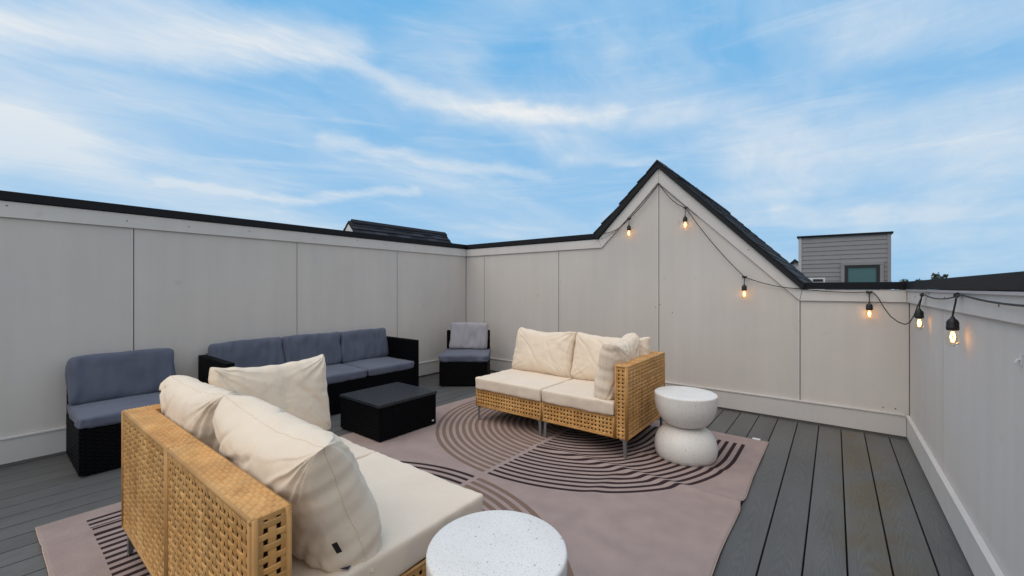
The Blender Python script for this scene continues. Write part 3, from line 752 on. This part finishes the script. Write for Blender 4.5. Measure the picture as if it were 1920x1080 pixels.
# ------------------------------------------------------------------ rattan sofas
def make_rattan(label):
    t = empty('rattan_sofa'); tag(t, label, 'sofa', 'pair of rattan sofas on the rug')
    Wd, Dp, Ht, fb, ft, tk = 1.36, .765, .63, .135, .278, .085
    x0, x1, y0, y1 = -Wd/2, Wd/2, -Dp/2, Dp/2; xm = 0.0
    e = .0045
    PU = .0280; PV = .0275; WU = .0155; WV = .0178
    up = (0, 0, 1)
    # back: two modules
    for a, b_ in ((x0, xm-.003), (xm+.003, x1)):
        m = MB(); weave(m, (a, y1, fb), (1, 0, 0), up, (0, 1, 0), b_-a, Ht-fb-.012, PU, PV, WU, WV); m.build('woven_back_panel', m_rattan, t)
        m = MB(); weave(m, (a, y1-tk, ft), (1, 0, 0), up, (0, -1, 0), b_-a, Ht-ft-.012, PU, PV, WU, WV); m.build('woven_inner_panel', m_rattan, t)
        m = MB(); twill(m, (a, y1-tk, Ht-.003), (1, 0, 0), (0, 1, 0), up, b_-a, tk, seed=1); m.box(a, b_, y1-tk+.001, y1-.001, Ht-.014, Ht-.003); m.build('twill_top_rail', m_rattan, t)
        # corner strands
        m = MB()
        for xx in (a+.006, b_-.006):
            m.tube([(xx, y1+.001, fb), (xx, y1+.001, Ht-.004)], .0068, 6)
        m.tube([(a, y1-.001, Ht-.009), (b_, y1-.001, Ht-.009)], .0078, 6); m.tube([(a, y1-tk+.001, Ht-.009), (b_, y1-tk+.001, Ht-.009)], .0078, 6)
        m.tube([(a, y1-.001, fb+.003), (b_, y1-.001, fb+.003)], .0070, 6); m.build('edge_strand', m_rattan, t, smooth=True)
    # open end of the back
    m = MB(); weave(m, (x0-.001, y1-tk, fb), (0, 1, 0), up, (-1, 0, 0), tk, Ht-fb-.012, PU, PV, WU, WV*1.05); m.build('woven_end_panel', m_rattan, t)
    m = MB()
    for yy in (y1-.006, y1-tk+.006): m.tube([(x0-.001, yy, fb), (x0-.001, yy, Ht-.004)], .0078, 6)
    m.build('edge_strand', m_rattan, t, smooth=True)
    MB().box(x0+.012, x1-.010, y1-tk+.010, y1-.012, fb+.004, Ht-.016).build('shade_infill', m_shade_infill, t)  # added solid that keeps the weave holes dark, as shade in the hollow back
    # arm at +x
    m = MB(); weave(m, (x1, y0, fb), (0, 1, 0), up, (1, 0, 0), Dp, Ht-fb-.012, PU, PV, WU, WV); m.build('woven_arm_panel', m_rattan, t)
    m = MB(); weave(m, (x1-tk, y0-.001, fb), (1, 0, 0), up, (0, -1, 0), tk, Ht-fb-.012, PU, PV, WU, WV*1.05); m.build('woven_end_panel', m_rattan, t)
    m = MB(); weave(m, (x1-tk, y0, ft), (0, 1, 0), up, (-1, 0, 0), Dp-tk, Ht-ft-.012, PU, PV, WU, WV); m.build('woven_inner_panel', m_rattan, t)
    m = MB(); twill(m, (x1-tk, y0, Ht-.0025), (0, 1, 0), (1, 0, 0), up, Dp-tk, tk, seed=2); m.box(x1-tk+.001, x1-.001, y0+.001, y1-tk-.001, Ht-.014, Ht-.003); m.build('twill_top_rail', m_rattan, t)
    m = MB()
    for p in ((x1-.006, y0-.001), (x1-tk+.006, y0-.001)): m.tube([(p[0], p[1], fb), (p[0], p[1], Ht-.004)], .0078, 6)
    for p in ((x1+.001, y1-.006), (x1+.001, y0+.006)): m.tube([(p[0], p[1], fb), (p[0], p[1], Ht-.004)], .0072, 6)
    m.tube([(x1, y0, Ht-.009), (x1, y1, Ht-.009)], .0078, 6); m.tube([(x1-tk, y0, Ht-.009), (x1, y0, Ht-.009)], .0078, 6)
    m.tube([(x1, y0, fb+.003), (x1, y1, fb+.003)], .0070, 6); m.build('edge_strand', m_rattan, t, smooth=True)
    MB().box(x1-tk+.010, x1-.012, y0+.012, y1-tk, fb+.004, Ht-.016).build('shade_infill', m_shade_infill, t)  # same dark fill in place of shade inside the arm
    # seat skirts
    for a, b_ in ((x0, xm-.003), (xm+.003, x1-tk-.002)):
        m = MB(); weave(m, (a, y0, fb), (1, 0, 0), up, (0, -1, 0), b_-a, ft-fb, PU, PV, WU, WV)
        m.build('woven_seat_skirt', m_rattan, t)
        m = MB(); m.tube([(a, y0, ft-.003), (b_, y0, ft-.003)], .0065, 6); m.tube([(a, y0, fb+.003), (b_, y0, fb+.003)], .0065, 6)
        for xx in (a+.005, b_-.005): m.tube([(xx, y0-.001, fb), (xx, y0-.001, ft)], .0062, 6)
        m.build('edge_strand', m_rattan, t, smooth=True)
    m = MB(); weave(m, (x0, y0, fb), (0, 1, 0), up, (-1, 0, 0), Dp-tk, ft-fb, PU, PV, WU, WV); m.build('woven_seat_skirt', m_rattan, t)
    m = MB(); m.tube([(x0, y0, ft-.003), (x0, y1-tk, ft-.003)], .0065, 6); m.tube([(x0, y0, fb+.003), (x0, y1-tk, fb+.003)], .0065, 6); m.tube([(x0, y0+.004, fb), (x0, y0+.004, ft)], .0065, 6); m.build('edge_strand', m_rattan, t, smooth=True)
    MB().box(x0+.014, x1-tk-.004, y0+.014, y1-tk-.004, fb+.004, ft-.008).build('shade_infill', m_shade_infill, t)  # dark fill for the shade behind the seat skirts
    # cushions
    cushion('seat_cushion', t, ((x0+xm)/2-.002, (y0+y1-tk)/2-.008, ft+.052), (xm-x0-.004, Dp-tk+.02, .098), 1, m_creamseat, r=.014, crown=.008, wr=.0022)
    cushion('seat_cushion', t, ((xm+x1-tk)/2+.001, (y0+y1-tk)/2-.008, ft+.051), (x1-tk-xm-.006, Dp-tk+.02, .096), 2, m_creamseat, r=.014, crown=.008, wr=.0026)
    # legs
    for lx, ly in ((x0+.022, y0+.022), (xm-.025, y0+.022), (xm+.025, y0+.022), (x1-.022, y0+.022), (x0+.022, y1-.022), (xm-.025, y1-.022), (xm+.025, y1-.022), (x1-.022, y1-.022)):
        sx = -1 if lx < 0 else 1
        if abs(lx) < .1: sx = -sx
        sy = -1 if ly < 0 else 1
        m = MB()
        for k in (0, 1):
            if k == 0: f_ = lambda p, q, d: (sx*(p-.015), sy*(.012-d), q)
            else: f_ = lambda p, q, d: (sx*(.012-d), sy*(p-.015), q)
            m.prism([(-.020, fb), (.0275, fb), (.0275, RUG_Z+.004), (.008, RUG_Z+.004), (.004, fb-.018), (-.020, fb-.006)], f_, 0+(.0004 if k else 0), .003)
        m.box(-.02, .02, -.02, .02, fb, fb+.004)
        o = m.build('leg', m_leg, t); o.location = (lx, ly, 0)
    return t
far_sofa = make_rattan('far two seat rattan sofa facing the camera beside the white hourglass table')
far_sofa.location = (-1.768, 3.022, 0)
near_sofa = copy_tree(far_sofa); near_sofa['label'] = 'near two seat rattan sofa seen from behind, woven back towards the camera'
near_sofa.location = (-1.713, .757, 0); near_sofa.rotation_euler = (0, 0, math.pi)
m = MB(); m.box(-.011, .011, -.030, 0, -.0008, .0008); q = m.build('care_label', m_tag2, near_sofa); q.location = (-.640, .150, .3865); q.rotation_euler = (0, 0, R(-60))

G1 = 'cream scatter pillows on the rattan sofas'
# far sofa pillows
pillow('cream pillow at the open left end of the far rattan sofa', (-2.115, 3.195, .565), (R(-14), 0, R(-2)), .65, .42, .19, 1, group=G1, tagpos=((.29, -.03, -.12), (R(10), 0, 0), .035))
pillow('cream pillow in the corner of the far rattan sofa, partly hidden by the upright one', (-1.47, 3.205, .560), (R(-13), 0, R(1)), .66, .42, .19, 2, group=G1)
pillow('cream pillow standing sideways against the arm of the far rattan sofa', (-1.265, 2.915, .575), (R(-9), R(3), R(-86)), .56, .43, .17, 3, group=G1, rough=1.3)
# near sofa pillows
pillow('big crumpled cream pillow nearest the camera, black care label at its lower corner', (-1.385, .612, .555), (R(-20), R(-1.5), R(180)), .69, .41, .215, 4, group=G1, rough=1.15, corner=-.035, tagpos=((-.349, .058, -.085), (R(0), R(6), R(50)), .034))
pillow('cream pillow on the near sofa, leaning at its far left end behind the big pillow', (-2.050, .585, .565), (R(-15), R(1), R(181)), .64, .41, .19, 5, group=G1, rough=1.2)
pillow('cream pillow standing upright against the hidden far arm of the near sofa', (-2.215, .905, .580), (R(-9), R(1), R(92)), .55, .42, .15, 6, group=G1)

# ------------------------------------------------------------------ black wicker pieces
def wick(m, O, U, V, Nn, lu, lv, pu=.034, pv=.0125): weave(m, O, U, V, Nn, lu, lv, pu, pv, pv*.95, pu*.30, amp=.0022, th=.0016)
def wicker_box(parent, name, x0, x1, y0, y1, z0, z1, sides='xXyYT'):
    m = MB(); m.box(x0+.004, x1-.004, y0+.004, y1-.004, z0+.001, z1-.004)
    if 'x' in sides: wick(m, (x0, y0, z0), (0, 1, 0), (0, 0, 1), (-1, 0, 0), y1-y0, z1-z0)
    if 'X' in sides: wick(m, (x1, y0, z0), (0, 1, 0), (0, 0, 1), (1, 0, 0), y1-y0, z1-z0)
    if 'y' in sides: wick(m, (x0, y0, z0), (1, 0, 0), (0, 0, 1), (0, -1, 0), x1-x0, z1-z0)
    if 'Y' in sides: wick(m, (x0, y1, z0), (1, 0, 0), (0, 0, 1), (0, 1, 0), x1-x0, z1-z0)
    if 'T' in sides: wick(m, (x0, y0, z1), (1, 0, 0), (0, 1, 0), (0, 0, 1), x1-x0, y1-y0)
    return m.build(name, m_black, parent)
def feet(t, pts):
    for x, y in pts:
        o = MB().tube([(0, 0, 0), (0, 0, .016)], .014, 10).build('foot', m_cord, t); o.location = (x, y, 0)
# local frame: front = +x, width along y
bs = empty('wicker_sofa', (-3.88, 2.02, 0)); tag(bs, 'long black wicker sofa with slate grey cushions against the left wall', 'sofa')
wicker_box(bs, 'seat_base', -.31, .315, -.845, .845, .015, .285, 'XT')
wicker_box(bs, 'armrest', -.32, .322, -.900, -.848, .015, .585); wicker_box(bs, 'armrest', -.32, .322, .848, .900, .015, .585)
wicker_box(bs, 'backrest', -.322, -.262, -.846, .846, .286, .590, 'XT')
for k in range(3):
    yc = -.848+.5653*(k+.5)
    cushion('seat_cushion', bs, (.035, yc, .327), (.585, .560, .078), 10+k, m_slate, r=.022, crown=.012, wr=.004)
    cushion('back_cushion', bs, (-.205, yc+(.004 if k else -.002), .525), (.10, .565 if k else .572, .33), 20+k, m_slate, rot=(R((1.2, -.6, .8)[k]), R(-9), 0), r=.034, crown=.004, wr=.007)
feet(bs, [(.29, -.87), (.29, .87), (-.29, -.87), (-.29, .87)])
cl = empty('wicker_chair', (-3.885, .643, 0)); tag(cl, 'armless black wicker chair with slate cushions left of the near rattan sofa', 'chair', 'armless black wicker chairs')
wicker_box(cl, 'seat_base', -.30, .297, -.278, .278, .015, .285)
wicker_box(cl, 'backrest', -.302, -.250, -.276, .276, .287, .60, 'xXyYT')
cushion('seat_cushion', cl, (.025, 0, .325), (.560, .572, .072), 31, m_slate, r=.020, crown=.012, wr=.004)
cushion('back_cushion', cl, (-.185, 0, .522), (.10, .575, .325), 32, m_slate, rot=(R(.6), R(-10), 0), r=.034, crown=.004, wr=.006)
feet(cl, [(.27, -.25), (.27, .25), (-.27, -.25), (-.27, .25)])
cc = empty('wicker_chair', (-3.588, 3.684, 0), R(37.92-90)); tag(cc, 'armless black wicker chair turned diagonally into the far wall corner', 'chair', 'armless black wicker chairs')
wicker_box(cc, 'seat_base', -.30, .297, -.278, .278, .015, .285)
wicker_box(cc, 'backrest', -.302, -.250, -.276, .276, .287, .60, 'xXyYT')
cushion('seat_cushion', cc, (.025, 0, .327), (.570, .585, .078), 33, m_slate, r=.022, crown=.016, wr=.006)
feet(cc, [(.27, -.25), (.27, .25), (-.27, -.25), (-.27, .25)])
pc = link(bpy.data.objects.new('loose_cushion', cushion_mesh('loose_cushion', .10, .475, .33, .030, 34, m_pale, crown=.003, wr=.006)))
_m = Matrix.Translation((-3.588, 3.684, 0)) @ Matrix.Rotation(R(37.92-90), 4, 'Z') @ Matrix.Translation((-.165, .02, .540)) @ Matrix.Rotation(R(-12), 4, 'Y') @ Matrix.Rotation(R(-1.5), 4, 'X')
pc.matrix_world = _m
tag(pc, 'pale grey cushion propped on the black chair in the far corner', 'cushion')

ct = empty('coffee_table', (-2.907, 2.075, 0)); tag(ct, 'low black wicker coffee table with slatted dark top in front of the black sofa', 'table')
wicker_box(ct, 'table_base', -.268, .268, -.272, .272, .015, .262, 'xXyY')
m = MB(); m.box(-.274, .274, -.280, .280, .264, .276); m.build('table_top', m_blacktop, ct, bevel=.002)
k = 0; yy = -.277
while yy < .270:
    MB().box(-.272, .272, yy, yy+.0172, .2765, .2845).build('slat', m_blacktop, ct, bevel=.0015); yy += .0237
m = MB(); c = Vector((.2735, .235, .05)); m.box(c.x-.001, c.x+.002, c.y-.01, c.y+.01, c.z-.006, c.z+.006); m.build('care_label', m_whitepaint, ct)
feet(ct, [(.25, -.25), (.25, .25), (-.25, -.25), (-.25, .25)])

# ------------------------------------------------------------------ hourglass side tables
def ell(r0, r1, z0, z1, n, flip=False, pw=2.0):
    o = []
    for i in range(n+1):
        a = math.pi/2*i/n
        c_, s_ = math.cos(a)**(2/pw), math.sin(a)**(2/pw)
        o.append((r0+(r1-r0)*c_, z0+(z1-z0)*s_))
    return o
def side_table(x, y, z, label):
    t = empty('side_table', (x, y, z)); tag(t, label, 'table', 'white hourglass side tables')
    low = [(0, 0), (.176, 0), (.186, .008), (.194, .03), (.1985, .055)]+[(r, zz) for r, zz in ell(.075, .1985, .072, .212, 18, pw=2.0)]+[(.0845, .216), (0, .216)]
    MB().lathe(low, 72).build('lower_dome', m_terr, t, smooth=True)
    top = [(0, .208)]+[(.074, .208), (.078, .211)]+[(r, zz) for r, zz in reversed(ell(.080, .1985, .392, .213, 20, pw=2.05))]+[(.1995, .418), (.199, .424), (.196, .4285), (.191, .430), (.10, .4302), (0, .4302)]
    MB().lathe(top, 72).build('upper_bowl', m_terr, t, smooth=True)
    return t
side_table(-.800, 2.945, .009, 'white speckled hourglass table beside the arm of the far rattan sofa')
nt_ = side_table(-.741, .884, .009, 'white speckled round table cut by the bottom edge, at the end of the near sofa'); nt_.scale = (.975, .975, .98)

# ------------------------------------------------------------------ string lights
sl = empty('string_lights', (-1.436, BB-.04, 2.2)); tag(sl, 'black cord of lit warm bulbs draped over the gable and along the right wall', 'string lights')
O_ = Vector((-1.436, BB-.04, 2.2))
YW = BB-.040; XW = AR-.040
def sag(p, q, s, n=14):
    p, q = Vector(p), Vector(q); return [p.lerp(q, i/n)+Vector((0, 0, -s*4*(i/n)*(1-i/n))) for i in range(n)]
A_ = (-2.115, YW, 1.735)
path = []
path += sag((-2.10, YW, 1.775), (-1.742, YW, 1.896), .055)
path += sag((-1.742, YW, 1.896), (-1.425, YW, 2.225), .02)
path += sag((-1.425, YW, 2.225), (-1.164, YW, 1.946), .045)
path += sag((-1.164, YW, 1.946), (-.649, YW, 1.252), .035)
path += sag((-.649, YW, 1.252), (-.232, YW, 1.144), .022)
path += sag((-.232, YW, 1.144), (.216, YW, 1.118), .012)
p0, p1 = Vector((.216, YW, 1.118)), Vector((XW, 3.44, 1.112))
mid = [(.24, YW, 1.115), (.270, YW-.006, 1.07), (.300, YW-.02, 1.00), (.335, YW-.06, .935), (.370, YW-.14, .900), (.395, YW-.27, .892), (.405, YW-.40, .915), (.41, YW-.55, .972), (.412, YW-.70, 1.045), (.414, YW-.82, 1.098)]
path += [p0]+[Vector(q) for q in mid]
path += sag(p1, (XW, 2.52, 1.122), .022)
path += sag((XW, 2.52, 1.122), (XW, 1.2, 1.122), .022)
path += sag((XW, 1.2, 1.122), (XW, -.2, 1.122), .04)+[Vector((XW, -.2, 1.122))]
m = MB(); m.tube([p-O_ for p in path], .0036, 6); m.build('cord', m_cord, sl, smooth=True)
# second thin strand tucked along the rake board
p2 = sag((-2.07, YW-.004, 1.700), (-1.742, YW-.004, 1.905), .03)+sag((-1.742, YW-.004, 1.905), (-1.436, YW-.004, 2.232), .0)+sag((-1.436, YW-.004, 2.232), (-1.164, YW-.004, 1.955), .006)+sag((-1.164, YW-.004, 1.955), (-1.05, YW-.004, 1.845), .0)+[Vector((-1.05, YW-.004, 1.845))]
m = MB(); m.tube([p-O_ for p in p2], .0022, 5); m.build('tie_wire', m_cord, sl, smooth=True)
def bulb(p, lead, side, lit=1):
    p = Vector(p)-O_
    m = MB(); m.tube([p+Vector((-.020, 0, .004)) if side == 'b' else p+Vector((0, -.020, .004)), p+Vector((0, 0, -.004)), p+Vector((.020, 0, .002)) if side == 'b' else p+Vector((0, .020, .002))], [.006, .011, .006], 8)
    q = p+(Vector((0, -.012, -lead)) if side == 'b' else Vector((-.012, 0, -lead)))
    m.tube([p, p+(q-p)*.3+Vector((0, 0, -.005)), q+Vector((0, 0, .01)), q], .0035, 6); m.build('lead', m_cord, sl, smooth=True)
    sk = MB().lathe([(0, .004), (.006, .004), (.008, -.004), (.0165, -.012), (.0205, -.022), (.0205, -.040), (.0215, -.042), (.0215, -.050), (.019, -.056), (0, -.056)], 18).build('socket', m_socket, sl, smooth=True)
    sk.location = q
    b_ = MB().lathe([(.0135, -.0555), (.015, -.062), (.020, -.075), (.0225, -.090), (.0215, -.105), (.017, -.117), (.009, -.124), (0, -.126)], 20).build('bulb', m_glass, sk, smooth=True)
    f_ = MB(); 
    for k in range(4):
        a = k*math.pi/2+.4; f_.tube([(math.cos(a)*.003, math.sin(a)*.003, -.064), (math.cos(a)*.0075, math.sin(a)*.0075, -.085), (math.cos(a)*.003, math.sin(a)*.003, -.106)], .0019, 5)
    f_.build('filament', m_fil, sk, smooth=True)
    return sk
for px_, pz, ld in ((-1.742, 1.896, .070), (-1.164, 1.946, .085), (-.649, 1.252, .070), (.216, 1.118, .085)): bulb((px_, YW, pz), ld, 'b')
bulb((XW, 3.50, 1.112), .090, 'r'); bulb((XW, 2.60, 1.122), .100, 'r'); bulb((XW, 1.15, 1.122), .1, 'r'); bulb((XW, -.1, 1.122), .1, 'r')
for (x, y, z) in ((-1.431, BB-.018, 2.236), (.216, BB-.026, 1.118), (-.649, BB-.012, 1.25), (AR-.026, 3.47, 1.112), (AR-.026, 2.55, 1.120)):
    c = Vector((x, y, z))-O_; n = Vector((0, -1, 0)) if y > BB-.1 else Vector((-1, 0, 0)); s_ = n.cross(Vector((0, 0, 1)))
    m = MB(); m.tube([c, c+n*.022], .0022, 6); m.tube([c+n*.022-s_*.020-Vector((0, 0, .012)), c+n*.022+s_*.022-Vector((0, 0, .012))], .0016, 5); m.tube([c+n*.022, c+n*.024-Vector((0, 0, .014))], .002, 5); m.build('screw_hook', m_screw, sl)
